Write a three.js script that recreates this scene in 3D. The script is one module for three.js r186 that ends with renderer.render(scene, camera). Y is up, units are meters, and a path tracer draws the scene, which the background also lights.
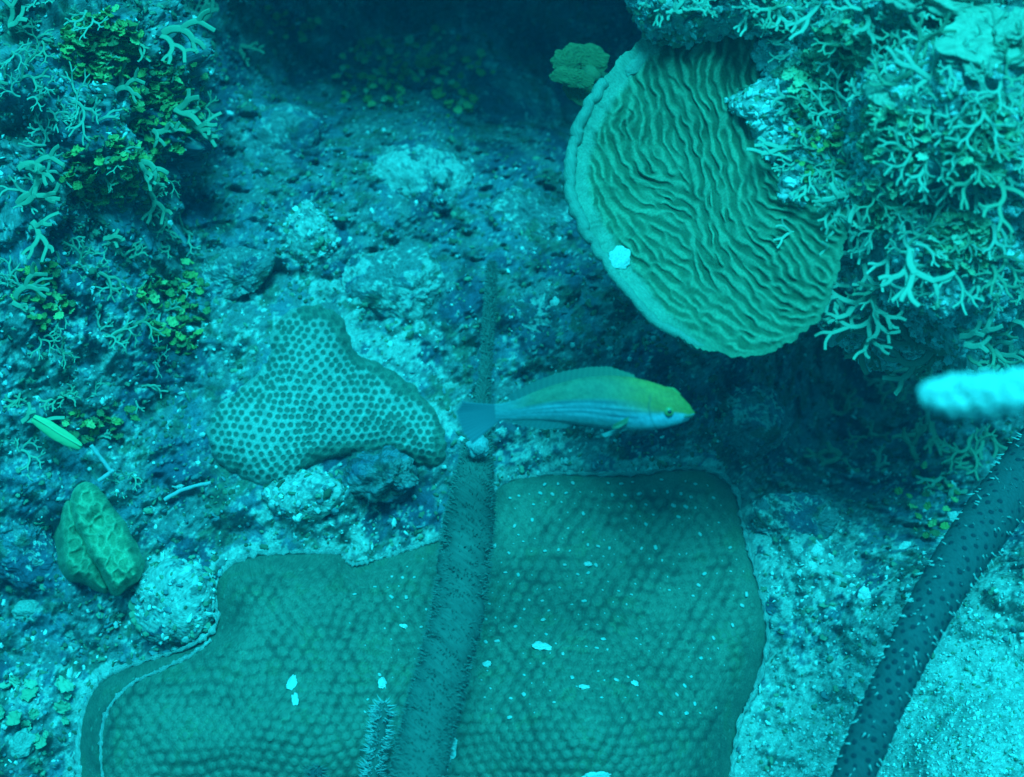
import * as THREE from 'three';
import { mergeGeometries } from 'three/addons/utils/BufferGeometryUtils.js';
import { MeshBVH } from 'three-mesh-bvh';
import { createNoise3D } from 'simplex-noise';

// ------------------------------------------------------------------ camera, light, water
const scene = new THREE.Scene();
const FOV = 30, K = 2 * Math.tan(FOV / 2 * Math.PI / 180) / 777, PITCH = 28 * Math.PI / 180;
const camera = new THREE.PerspectiveCamera(FOV, 1024 / 777, 0.02, 60);
camera.position.set(0, 0.9, 1.12);
camera.rotation.set(-PITCH, 0, 0);
camera.focus = 1.2; camera.userData.fStop = 5.2;
camera.updateMatrixWorld(true);
scene.add(camera);

const renderer = new THREE.WebGLRenderer({ antialias: true });
renderer.setSize(1024, 777);
renderer.toneMapping = THREE.LinearToneMapping;
renderer.toneMappingExposure = 2.05;
renderer.shadowMap.enabled = true;

const SUN_EL = 63 * Math.PI / 180, SUN_AZ = 10 * Math.PI / 180;
const sunDir = new THREE.Vector3(Math.sin(SUN_AZ) * Math.cos(SUN_EL), Math.sin(SUN_EL), Math.cos(SUN_AZ) * Math.cos(SUN_EL));
const sun = new THREE.DirectionalLight(new THREE.Color().setRGB(0.014, 0.82, 1.0), 2.9);   // daylight filtered by metres of water
sun.position.copy(sunDir).multiplyScalar(4); sun.target.position.set(0, 0, -0.2);
sun.castShadow = true; sun.shadow.radius = 36; sun.shadow.mapSize.set(2048, 2048);
Object.assign(sun.shadow.camera, { left: -1.6, right: 1.6, top: 1.6, bottom: -1.6, near: 0.5, far: 9 });
scene.add(sun, sun.target);

{ // water glow from above: bright round the zenith, dimmer to the sides
  const w = 128, h = 64, d = new Float32Array(w * h * 4);
  for (let j = 0; j < h; j++) {
    const el = ((j + 0.5) / h * 180 - 90);
    const t = THREE.MathUtils.smoothstep(el, 20, 72), g = THREE.MathUtils.smoothstep(el, -60, 30);
    const L = 0.03 + 0.15 * g + 0.72 * t;
    for (let i = 0; i < w; i++) d.set([0.006 * L, L * 0.74, L, 1], (j * w + i) * 4);
  }
  const sky = new THREE.DataTexture(d, w, h, THREE.RGBAFormat, THREE.FloatType);
  sky.mapping = THREE.EquirectangularReflectionMapping; sky.magFilter = THREE.LinearFilter; sky.needsUpdate = true;
  scene.background = sky; scene.environment = sky; scene.environmentIntensity = 1.0;
}
scene.fog = new THREE.FogExp2(new THREE.Color().setRGB(0.01, 0.62, 1.0), 0.05);

// ------------------------------------------------------------------ helpers
const mul = (s) => () => { s = (s + 0x6d2b79f5) | 0; let t = Math.imul(s ^ (s >>> 15), 1 | s); t = (t + Math.imul(t ^ (t >>> 7), 61 | t)) ^ t; return ((t ^ (t >>> 14)) >>> 0) / 4294967296; };
const rnd = mul(7), rr = (a, b) => a + (b - a) * rnd();
const n3 = createNoise3D(mul(11)), n3b = createNoise3D(mul(23));
const clamp = (x, a = 0, b = 1) => Math.min(b, Math.max(a, x)), sstep = (a, b, x) => { const t = clamp((x - a) / (b - a)); return t * t * (3 - 2 * t); }, mix = (a, b, t) => a + (b - a) * t;
const fbm = (x, y, z, o = 4) => { let s = 0, a = 0.5; for (let i = 0; i < o; i++) { s += a * n3(x, y, z); x = x * 2.03 + 5.1; y = y * 2.03 + 1.7; z = z * 2.03 + 9.2; a *= 0.5; } return s; };
const hsh = (a, b, c) => { let h = Math.imul(a, 374761393) + Math.imul(b, 668265263) + Math.imul(c, 2147483647 ^ 0x27d4eb2d); h = Math.imul(h ^ (h >>> 13), 1274126177); h ^= h >>> 16; return h >>> 0; };
function worley(x, y, z) {                                          // distance to the nearest and second nearest cell point, and the cell's own number
  const X = Math.floor(x), Y = Math.floor(y), Z = Math.floor(z); let f1 = 9, f2 = 9, id = 0;
  for (let i = -1; i < 2; i++) for (let j = -1; j < 2; j++) for (let k = -1; k < 2; k++) {
    const h = hsh(X + i, Y + j, Z + k), dx = X + i + (h & 1023) / 1023 - x, dy = Y + j + ((h >>> 10) & 1023) / 1023 - y, dz = Z + k + ((h >>> 20) & 1023) / 1023 - z, d = dx * dx + dy * dy + dz * dz;
    if (d < f1) { f2 = f1; f1 = d; id = h; } else if (d < f2) f2 = d;
  }
  return [Math.sqrt(f1), Math.sqrt(f2), (id & 4095) / 4095];
}
// the reef frame: x right, y up the slope, z out of the reef face (towards open water)
const QC = camera.quaternion.clone(), RIG = camera.matrixWorld.clone();
const W = (px, py, D) => new THREE.Vector3((px - 512) * K * D, (388.5 - py) * K * D, -D);
const world = (v) => v.clone().applyMatrix4(RIG);
const toPx = (v) => [512 + v.x / (K * -v.z), 388.5 - v.y / (K * -v.z)];
const used = {};
function numbered(n) { const c = used[n] = (used[n] ?? -1) + 1; return c ? `${n}_${String(c).padStart(3, '0')}` : n; }
function shade(o) { o.castShadow = o.receiveShadow = true; return o; }
function thing(name, label, category, at, group) {                  // a Group at the thing's base, in the reef frame; AT is a reef-frame point
  const o = new THREE.Group(); o.name = numbered(name); o.position.copy(world(at)); o.quaternion.copy(QC);
  o.userData = { label, category }; if (group) o.userData.group = group;
  o.at = at; scene.add(o); return o;
}
function part(name, geo, mat, parent, extra) { const m = shade(new THREE.Mesh(geo, mat)); m.name = name; parent.add(m); if (extra) Object.assign(m.userData, extra); return m; }
function structure(name, geo, mat) { const m = shade(new THREE.Mesh(geo, mat)); m.name = numbered(name); m.applyMatrix4(RIG); m.userData.kind = 'structure'; scene.add(m); return m; }
const C = (r, g, b) => new THREE.Color().setRGB(r, g, b);
function geo(pos, idx, col, uv) {
  const g = new THREE.BufferGeometry();
  g.setAttribute('position', new THREE.BufferAttribute(Float32Array.from(pos), 3));
  if (col) g.setAttribute('color', new THREE.BufferAttribute(Float32Array.from(col), 3));
  if (uv) g.setAttribute('uv', new THREE.BufferAttribute(Float32Array.from(uv), 2));
  g.setIndex(idx); g.computeVertexNormals(); return g;
}
// fine grain, tiling every 9 cm
const grain = (() => {
  const N = 512, d = new Uint8Array(N * N * 4), q = Math.PI * 2;
  for (let j = 0; j < N; j++) for (let i = 0; i < N; i++) {
    const a = i / N * q, b = j / N * q; let s = 0, am = 0.5;
    for (let o = 0, f = 6; o < 4; o++, f *= 2) { s += am * n3b(Math.cos(a) * f, Math.sin(a) * f + Math.cos(b) * f * 0.97, Math.sin(b) * f + o * 7.3); am *= 0.72; }
    const v = clamp(0.80 + 0.30 * s, 0.35, 1) * 255; d.set([v, v, v, 255], (j * N + i) * 4);
  }
  const t = new THREE.DataTexture(d, N, N); t.wrapS = t.wrapT = THREE.RepeatWrapping; t.magFilter = THREE.LinearFilter; t.colorSpace = THREE.NoColorSpace; t.repeat.set(11, 11); t.needsUpdate = true; return t;
})();
const mat = (o) => new THREE.MeshStandardMaterial({ roughness: 0.9, metalness: 0, ...o });
const grainy = mat({ vertexColors: true, map: grain, bumpMap: grain, bumpScale: 0.0012, roughness: 0.95 });
const coralMat = mat({ vertexColors: true, map: grain, bumpMap: grain, bumpScale: 0.0004, roughness: 0.8 });

// ------------------------------------------------------------------ outlines (picture units, later turned into places on the reef)
const BIG = [[60, 860], [78, 790], [78, 740], [85, 705], [100, 680], [140, 662], [190, 645], [215, 625], [213, 590], [222, 570], [250, 555], [300, 552], [342, 553], [352, 563], [385, 555], [415, 546], [438, 538], [470, 520], [490, 502], [498, 483], [540, 474], [600, 474], [640, 473], [680, 468], [715, 472], [735, 490], [742, 520], [752, 560], [765, 610], [768, 640], [755, 690], [740, 722], [731, 777], [726, 860]];
const MID = [[270, 326], [290, 309], [312, 303], [335, 308], [348, 326], [353, 355], [376, 362], [405, 378], [430, 400], [445, 425], [448, 452], [438, 468], [420, 464], [402, 458], [385, 452], [365, 455], [345, 456], [328, 458], [312, 463], [300, 472], [285, 485], [262, 487], [235, 475], [212, 456], [205, 432], [215, 406], [240, 387], [260, 371], [270, 350]];
function sdPoly(P, x, y) {                                          // inside positive
  let d = 1e9, s = -1;
  for (let i = 0, j = P.length - 1; i < P.length; j = i++) {
    const [ax, ay] = P[i], [bx, by] = P[j], ex = bx - ax, ey = by - ay, wx = x - ax, wy = y - ay, t = clamp((wx * ex + wy * ey) / (ex * ex + ey * ey));
    const qx = wx - ex * t, qy = wy - ey * t; d = Math.min(d, qx * qx + qy * qy);
    if ((ay > y) !== (by > y) && x < (bx - ax) * (y - ay) / (by - ay) + ax) s = -s;
  }
  return s * Math.sqrt(d);
}
const smoothPoly = (P, n = 3) => { for (let k = 0; k < n; k++) { const o = []; for (let i = 0; i < P.length; i++) { const a = P[i], b = P[(i + 1) % P.length]; o.push([a[0] * .75 + b[0] * .25, a[1] * .75 + b[1] * .25], [a[0] * .25 + b[0] * .75, a[1] * .25 + b[1] * .75]); } P = o; } return P; };
const BIGs = smoothPoly(BIG, 2), MIDs = smoothPoly(MID, 2);

// ------------------------------------------------------------------ the reef face
const CTRL = [[0, 777, 1.24], [300, 777, 1.22], [600, 777, 1.2], [1000, 777, 1.1], [900, 620, 1.2], [800, 560, 1.27], [1024, 600, 1.17], [50, 600, 1.3], [150, 600, 1.25], [300, 500, 1.29], [300, 380, 1.33], [100, 450, 1.3], [50, 330, 1.23], [20, 230, 1.24], [30, 440, 1.26],
  [480, 450, 1.34], [600, 440, 1.35], [700, 430, 1.34], [830, 420, 1.6], [890, 360, 1.7], [960, 440, 1.48], [480, 300, 1.38], [600, 320, 1.37], [350, 220, 1.42], [250, 240, 1.38], [420, 150, 1.48], [520, 60, 2.0], [400, 20, 2.0], [480, 110, 1.72], [520, 190, 1.47], [300, 60, 1.72], [240, 110, 1.5], [610, 90, 1.9],
  [100, 100, 1.36], [0, 0, 1.36], [110, 250, 1.28], [700, 200, 1.5], [660, 380, 1.36], [900, 150, 1.4], [-300, -200, 1.4], [-300, 400, 1.3], [-300, 1000, 1.2], [500, -200, 2.2], [150, -200, 1.6], [1300, -200, 1.45], [1300, 400, 1.35], [1300, 1000, 1.0], [500, 1077, 1.12], [900, 1077, 1.02], [0, 1077, 1.15]];
function floorD(px, py) { let s = 0, w = 0; for (const [x, y, d] of CTRL) { const q = (x - px) ** 2 + (y - py) ** 2 + 2500, v = 1 / (q * Math.sqrt(q)); s += v * d; w += v; } return s / w; }
// patchy matter of the reef rock: returns a colour for a reef-frame point and how pale / dark the region is
const PALE = [[970, 720, 160, 1.45], [830, 760, 110, 1.35], [800, 560, 90, .8], [880, 560, 60, .4], [540, 440, 90, .55], [400, 360, 70, .6], [310, 240, 40, .7], [170, 600, 60, .9], [300, 500, 50, .8], [30, 700, 80, .5], [60, 360, 130, .45], [230, 330, 80, .5], [340, 540, 60, .7], [120, 170, 90, .2], [430, 180, 90, .22], [20, 60, 60, .4], [220, 280, 60, .3]];
const region = (L, px, py) => { let s = 0; for (const [x, y, r, a] of L) s = Math.max(s, a * Math.exp(-(((x - px) / r) ** 2) - ((y - py) / r) ** 2)); return s; };
const COL = { pale: [.58, .56, .50], rock: [.26, .27, .26], blue: [.18, .24, .30], dark: [.05, .055, .055], turf: [.15, .19, .10], purple: [.08, .09, .15] };
function matter(v, pale, dark, out) {
  const x = v.x, y = v.y, z = v.z;
  const a = fbm(x * 14, y * 14, z * 14, 4), b = fbm(x * 26 + 9, y * 26, z * 26, 4), c = fbm(x * 60, y * 60 + 4, z * 60, 4), d = fbm(x * 150 + 3, y * 150, z * 150, 3);
  let col = COL.rock.slice(); const put = (t, k) => { for (let i = 0; i < 3; i++) col[i] = mix(col[i], COL[k][i], t); };
  put(sstep(-.12, .2, a + .35 * c) * .85, 'blue');
  put(sstep(.12, .3, b + .4 * c) * .7, 'turf');
  put(sstep(.06, .26, fbm(x * 9 + 31, y * 9, z * 9, 4) + .25 * c) * .8, 'purple');
  put(sstep(.06, .2, pale * 1.0 - .42 + .55 * c + .35 * a + .3 * d) * .9, 'pale');
  put(sstep(.16, .26, .7 * c + .7 * d - .12 + pale * .15) * .75, 'pale');
  put(sstep(.05, .18, dark * 1.0 - .42 + .35 * b + .6 * c + .35 * d) * .8, 'dark');
  put(sstep(.2, .3, .5 * b - .6 * c + .5 * d - .05 - pale * .1) * .7, 'dark');
  const k = 1 + .5 * d; out.push(col[0] * k, col[1] * k, col[2] * k);
}
function rough(v, amp) {                                            // relief of reef rock, metres outwards
  const x = v.x, y = v.y, z = v.z, w1 = worley(x * 38, y * 38, z * 38), w2 = worley(x * 105, y * 105, z * 105);
  const m = .5 + .5 * n3b(x * 11, y * 11, z * 11);
  const w0 = worley(x * 15, y * 15, z * 15), hole = fbm(x * 22 + 5, y * 22, z * 22, 3); return amp * (.026 * (.5 - w0[0]) - .007 * sstep(.14, .45, hole) + .028 * fbm(x * 9, y * 9, z * 9, 3) + .016 * fbm(x * 30, y * 30, z * 30, 3) + (.015 * (.5 - w1[0]) + .004 * (w1[2] - .5)) * (.3 + m) + .0055 * (.5 - w2[0]) + .005 * fbm(x * 170, y * 170, z * 170, 2));
}
const floorMesh = (() => {
  const xs = [], ys = [], axis = (o, a, b, e0, e1, st) => { for (let v = e0; v < a; v += 9) o.push(v); for (let v = a; v < b; v += st) o.push(v); for (let v = b; v <= e1; v += 9) o.push(v); };
  axis(xs, -20, 1044, -420, 1444, 2.0); axis(ys, -15, 795, -420, 1180, 2.0);
  const pos = [], col = [], uv = [], idx = [], nx = xs.length;
  for (const py of ys) for (const px of xs) {
    let D = floorD(px, py); const v0 = W(px, py, D);
    const inF = px > -30 && px < 1050 && py > -30 && py < 800;
    const sb = py > 440 ? sdPoly(BIGs, px, py) : -99, sm = px > 150 && px < 500 && py > 250 && py < 540 ? sdPoly(MIDs, px, py) : -99, s = Math.max(sb, sm);
    const amp = mix(1, .35, sstep(-40, -4, s)) * (1 - .65 * sstep(-170, -40, -Math.hypot((px - 950) / 1.2, py - 740)));
    const h = rough(v0, amp) - (s > 2 ? Math.min(.03, (s - 2) * .0015) : 0) + .5 * .0;
    const v = W(px, py, D - h); pos.push(v.x, v.y, v.z); uv.push(v0.x, v0.y - .6 * v0.z);
    const pl = region(PALE, px, py);
    matter(v0, Math.max(pl, (sb > -14 && sb < 4) ? .6 + .4 * n3b(v0.x * 30, v0.y * 30, 3) : sm > -34 && sm < 3 && px - 330 > .3 * (py - 360) && py < 430 ? .55 + .5 * n3b(v0.x * 25, v0.y * 25, 3) : 0), .2 - .35 * pl, col);
  }
  for (let j = 0; j < ys.length - 1; j++) for (let i = 0; i < nx - 1; i++) { const a = j * nx + i; idx.push(a, a + nx, a + 1, a + 1, a + nx, a + nx + 1); }
  return structure('seabed', geo(pos, idx, col, uv), grainy);
})();

// ------------------------------------------------------------------ outcrops of the reef
function cubeSphere(n) {                                            // unit directions and triangles
  const dirs = [], idx = [], F = [[1, 0, 0, 0, 1, 0, 0, 0, 1], [-1, 0, 0, 0, 0, 1, 0, 1, 0], [0, 1, 0, 0, 0, 1, 1, 0, 0], [0, -1, 0, 1, 0, 0, 0, 0, 1], [0, 0, 1, 1, 0, 0, 0, 1, 0], [0, 0, -1, 0, 1, 0, 1, 0, 0]];
  for (const f of F) {
    const o = dirs.length;
    for (let j = 0; j <= n; j++) for (let i = 0; i <= n; i++) { const a = Math.tan((i / n - .5) * Math.PI / 2), b = Math.tan((j / n - .5) * Math.PI / 2); dirs.push(new THREE.Vector3(f[0] + a * f[3] + b * f[6], f[1] + a * f[4] + b * f[7], f[2] + a * f[5] + b * f[8]).normalize()); }
    for (let j = 0; j < n; j++) for (let i = 0; i < n; i++) { const a = o + j * (n + 1) + i; idx.push(a, a + 1, a + n + 1, a + 1, a + n + 2, a + n + 1); }
  }
  return [dirs, idx];
}
const rocks = [];
function outcrop(name, label, px, py, D, r, pale, dark, n, amp = 1, lump = .14) {
  const c = W(px, py, D), [dirs, idx] = cubeSphere(n), pos = [], col = [], uv = [];
  for (const d of dirs) {
    const q = new THREE.Vector3(d.x * r[0], d.y * r[1], d.z * r[2]), p = q.clone().add(c);
    const k = 1 + lump * fbm(p.x * 7 + 3, p.y * 7, p.z * 7, 3) * 2; q.multiplyScalar(k);
    q.addScaledVector(d, rough(p, amp)); pos.push(q.x, q.y, q.z); uv.push(p.x + .7 * p.z, p.y + .4 * p.z);
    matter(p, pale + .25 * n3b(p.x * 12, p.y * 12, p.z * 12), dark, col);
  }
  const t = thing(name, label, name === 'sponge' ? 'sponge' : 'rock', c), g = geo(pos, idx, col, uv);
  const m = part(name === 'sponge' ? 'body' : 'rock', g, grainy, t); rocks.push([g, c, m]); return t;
}
outcrop('reef_outcrop', 'large pale reef outcrop thickly grown with forked seaweed, beside the ridged plate coral', 952, 92, 1.17, [.168, .20, .19], 1.1, -.2, 170, .6);
outcrop('reef_outcrop', 'pale crusted bulge of rock lapping over the side of the ridged plate coral', 846, 128, 1.13, [.074, .125, .085], 1.1, -.2, 100, .6);
outcrop('reef_outcrop', 'narrow pale crusted ledge over the top edge of the ridged plate coral', 752, -22, 1.10, [.108, .044, .045], 1.0, -.1, 90, .6);
outcrop('reef_outcrop', 'small pale lump hanging under the big seaweed outcrop, above the blurred white sea rod', 1010, 265, 1.19, [.055, .045, .06], .5, .1, 70, .9);
outcrop('reef_outcrop', 'speckled reef outcrop carrying the yellow green leafy algae', 40, 105, 1.335, [.14, .20, .12], .3, .3, 150, 1.0);
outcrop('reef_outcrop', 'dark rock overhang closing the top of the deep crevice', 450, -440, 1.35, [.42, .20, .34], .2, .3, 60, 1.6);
outcrop('rubble_lump', 'pale crusty rubble lump beside the notch in the large brown coral', 174, 603, 1.265, [.036, .036, .03], .75, 0, 50, .22);
outcrop('rubble_lump', 'bright rubble lump just below the honeycomb star coral', 303, 497, 1.30, [.034, .022, .022], .75, 0, 44, .22);
outcrop('rubble_lump', 'smooth pale oval rock alone in the bluish rubble above the honeycomb coral', 312, 235, 1.41, [.024, .030, .022], .9, 0, 40, .25);
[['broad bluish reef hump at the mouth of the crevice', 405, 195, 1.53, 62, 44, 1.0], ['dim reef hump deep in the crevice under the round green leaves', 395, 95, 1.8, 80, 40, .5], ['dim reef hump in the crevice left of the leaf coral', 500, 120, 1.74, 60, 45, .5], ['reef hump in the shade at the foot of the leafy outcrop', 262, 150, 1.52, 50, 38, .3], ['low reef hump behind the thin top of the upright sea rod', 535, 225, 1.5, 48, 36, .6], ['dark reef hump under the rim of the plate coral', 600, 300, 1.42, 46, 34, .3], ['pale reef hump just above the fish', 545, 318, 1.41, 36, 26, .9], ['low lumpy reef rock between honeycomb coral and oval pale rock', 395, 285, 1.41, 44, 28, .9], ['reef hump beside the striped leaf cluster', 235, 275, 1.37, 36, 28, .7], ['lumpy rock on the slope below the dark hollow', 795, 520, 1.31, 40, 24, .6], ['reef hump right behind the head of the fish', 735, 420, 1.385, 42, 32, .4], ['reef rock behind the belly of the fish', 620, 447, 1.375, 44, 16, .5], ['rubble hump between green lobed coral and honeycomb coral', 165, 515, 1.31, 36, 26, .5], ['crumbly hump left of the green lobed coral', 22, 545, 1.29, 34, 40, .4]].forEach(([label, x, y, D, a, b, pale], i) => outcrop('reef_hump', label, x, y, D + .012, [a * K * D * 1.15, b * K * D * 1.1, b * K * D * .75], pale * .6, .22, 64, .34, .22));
outcrop('sponge', 'dark brown fuzzy sponge tucked under the right lobe of the honeycomb coral', 386, 476, 1.325, [.040, .026, .034], 0, .45, 50, .45, .06);
scene.updateMatrixWorld(true);
// one lookup for "what does the reef show here": nearest surface along a line of sight, in the reef frame
const lookup = (() => {
  const list = [floorMesh.geometry, ...rocks.map(([g, c]) => g.clone().translate(c.x, c.y, c.z))].map((g) => { const k = new THREE.BufferGeometry(); k.setAttribute('position', g.attributes.position.clone()); k.setIndex(g.index.clone()); return k; });
  const bvh = new MeshBVH(mergeGeometries(list));
  return (px, py) => {
    const d = W(px, py, 1).normalize(), hit = bvh.raycastFirst(new THREE.Ray(new THREE.Vector3(), d), THREE.DoubleSide);
    if (!hit) return null; const n = hit.face.normal.clone(); if (n.dot(d) > 0) n.negate(); return { p: hit.point.clone(), n };
  };
})();

// ------------------------------------------------------------------ encrusting corals on the reef face
const hexPoints = (P, sp, jit, min, seed, warp = 0) => {
  const out = [], r = mul(seed); let x0 = 1e9, x1 = -1e9, y0 = 1e9, y1 = -1e9;
  for (const [x, y] of P) { x0 = Math.min(x0, x); x1 = Math.max(x1, x); y0 = Math.min(y0, y); y1 = Math.max(y1, y); }
  for (let j = -4, y = y0 - 4 * sp; y < y1 + 4 * sp; y += sp * .866, j++) for (let x = x0 - 4 * sp + (j & 1) * sp / 2; x < x1 + 4 * sp; x += sp) {
    const X = x + (r() - .5) * jit * sp + warp * n3b(x / 90, y / 90, 1), Y = y + (r() - .5) * jit * sp + warp * n3b(x / 90, y / 90, 8), s = sdPoly(P, X, Y);
    if (s > min && X < 1050 && Y < 800) out.push([X, Y, s]);
  }
  return out;
};
function coralGrid(P, step, hgt, colour, base) {                    // a colony as a sheet that bends down into the rock at its edge
  let x0 = 1e9, x1 = -1e9, y0 = 1e9, y1 = -1e9; for (const [x, y] of P) { x0 = Math.min(x0, x); x1 = Math.max(x1, x); y0 = Math.min(y0, y); y1 = Math.max(y1, y); }
  const nx = Math.ceil((x1 - x0 + 24) / step), ny = Math.ceil((y1 - y0 + 24) / step), pos = [], col = [], uv = [], ok = [], idx = [];
  for (let j = 0; j <= ny; j++) for (let i = 0; i <= nx; i++) {
    const px = x0 - 12 + i * step, py = y0 - 12 + j * step, s = sdPoly(P, px, py);
    if (s < -12) { pos.push(0, 0, 0); col.push(0, 0, 0); uv.push(0, 0); ok.push(0); continue; }
    const D = hgt(px, py, s), v = W(px, py, D); pos.push(v.x - base.x, v.y - base.y, v.z - base.z); col.push(...colour(px, py, s, v)); uv.push(v.x, v.y); ok.push(1);
  }
  for (let j = 0; j < ny; j++) for (let i = 0; i < nx; i++) { const a = j * (nx + 1) + i, b = a + 1, c = a + nx + 1, d = c + 1; if (ok[a] && ok[b] && ok[c] && ok[d]) idx.push(a, c, b, b, c, d); }
  // drop unused corners
  const map = new Int32Array(ok.length).fill(-1), p2 = [], c2 = [], u2 = []; let n = 0;
  for (let q = 0; q < idx.length; q++) { const a = idx[q]; if (map[a] < 0) { map[a] = n++; p2.push(pos[a * 3], pos[a * 3 + 1], pos[a * 3 + 2]); c2.push(col[a * 3], col[a * 3 + 1], col[a * 3 + 2]); u2.push(uv[a * 2], uv[a * 2 + 1]); } idx[q] = map[a]; }
  return geo(p2, idx, c2, u2);
}
const shoulder = (s, H, w) => s >= 0 ? H * Math.sqrt(1 - (1 - clamp(s / w)) ** 2) : s * .0022;
function normalAt(f, px, py) { const e = 3, a = W(px - e, py, f(px - e, py)), b = W(px + e, py, f(px + e, py)), c = W(px, py - e, f(px, py - e)), d = W(px, py + e, f(px, py + e)); return b.sub(a).cross(c.sub(d)).normalize(); }
const UP = new THREE.Vector3(0, 1, 0);
function tubeAlong(pts, radius, rings, seg, wob = 0, flat = 1) {    // a swept tube with rounded ends; radius(t) in metres
  const cv = new THREE.CatmullRomCurve3(pts), fr = cv.computeFrenetFrames(rings, false), pos = [], idx = [], uv = [];
  for (let i = 0; i <= rings; i++) {
    const t = i / rings, p = cv.getPointAt(t), r = radius(t);
    for (let k = 0; k < seg; k++) {
      const a = k / seg * Math.PI * 2, d = fr.normals[i].clone().multiplyScalar(Math.cos(a)).addScaledVector(fr.binormals[i], Math.sin(a)); d.z *= flat;
      const q = p.clone().addScaledVector(d, r * (1 + wob * n3(p.x * 160 + Math.cos(a), p.y * 160 + Math.sin(a), p.z * 160)));
      pos.push(q.x, q.y, q.z); uv.push(p.x + p.y + .01 * a, p.y - p.x + .01 * a);
    }
  }
  for (let i = 0; i < rings; i++) for (let k = 0; k < seg; k++) { const a = i * seg + k, b = i * seg + (k + 1) % seg; idx.push(a, b, a + seg, b, b + seg, a + seg); }
  for (const e of [0, rings]) { const p = cv.getPointAt(e / rings), o = pos.length / 3; pos.push(p.x, p.y, p.z); uv.push(0, 0); for (let k = 0; k < seg; k++) e ? idx.push(o, e * seg + k, e * seg + (k + 1) % seg) : idx.push(o, (k + 1) % seg, k); }
  return geo(pos, idx, null, uv);
}
const M = {
  crust: mat({ color: C(.66, .64, .58), map: grain, bumpMap: grain, bumpScale: .002, roughness: .95 }),
  polypBig: mat({ color: C(.19, .22, .16), map: grain, roughness: .75 }), polypDark: mat({ color: C(.10, .125, .10), roughness: .7 }), white: mat({ color: C(.78, .76, .70), map: grain, roughness: .95 }),
  stalk: mat({ color: C(.075, .10, .10), map: grain, roughness: .9 }), pore: mat({ color: C(.02, .03, .04), roughness: .9 }), hair: mat({ color: C(.48, .5, .46), roughness: .9 }),
  rodMid: mat({ color: C(.125, .155, .13), map: grain, roughness: .95 }), hairMid: mat({ color: C(.145, .18, .155), roughness: .95 }),
};
const lump = (seed, n = 10, ir = .35, flat = 1) => { const [dirs, idx] = cubeSphere(n), pos = [], uv = []; for (const d of dirs) { const k = 1 + ir * fbm(d.x * .95 + seed * 7.7, d.y * .95, d.z * .95, 2) * 1.3; pos.push(d.x * k, d.y * k, d.z * k * flat); uv.push(d.x * .01 + seed * .1, d.y * .01); } return geo(pos, idx, null, uv); };
function instances(name, g, m, list, parent, top) {                 // countless small things: one object
  const o = shade(new THREE.InstancedMesh(g, m, list.length)), mt = new THREE.Matrix4(); o.name = top ? numbered(name) : name; o.userData.kind = 'stuff';
  list.forEach(([p, q, s, c], i) => { o.setMatrixAt(i, mt.compose(p, q, typeof s === 'number' ? new THREE.Vector3(s, s, s) : s)); if (c) o.setColorAt(i, c); });
  parent.add(o); return o;
}
const qTo = (n, spin = 0) => new THREE.Quaternion().setFromUnitVectors(UP, n).multiply(new THREE.Quaternion().setFromAxisAngle(UP, spin));
const qz = (n, spin = 0) => new THREE.Quaternion().setFromUnitVectors(new THREE.Vector3(0, 0, 1), n).multiply(new THREE.Quaternion().setFromAxisAngle(new THREE.Vector3(0, 0, 1), spin));
function polyps(parent, pts, f, g, m, size, most = 300) {
  const rows = pts.map(([x, y, s]) => { const p = W(x, y, f(x, y)); return [p, normalAt(f, x, y), x, y, size(x, y, s)]; }).filter((r) => r[4] > 0);
  rows.sort((a, b) => a[0].z - b[0].z).reverse();
  for (const [p, n, x, y, s] of rows.slice(0, most)) { const o = part('polyp', g, m, parent); o.position.copy(p.sub(parent.at)); o.quaternion.copy(qTo(n, x)); o.scale.setScalar(s); }
  const rest = rows.slice(most).map(([p, n, x, y, s]) => [p.sub(parent.at), qTo(n, x), s]);
  if (rest.length) instances('small_polyps', g, m, rest, parent);
}

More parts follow.
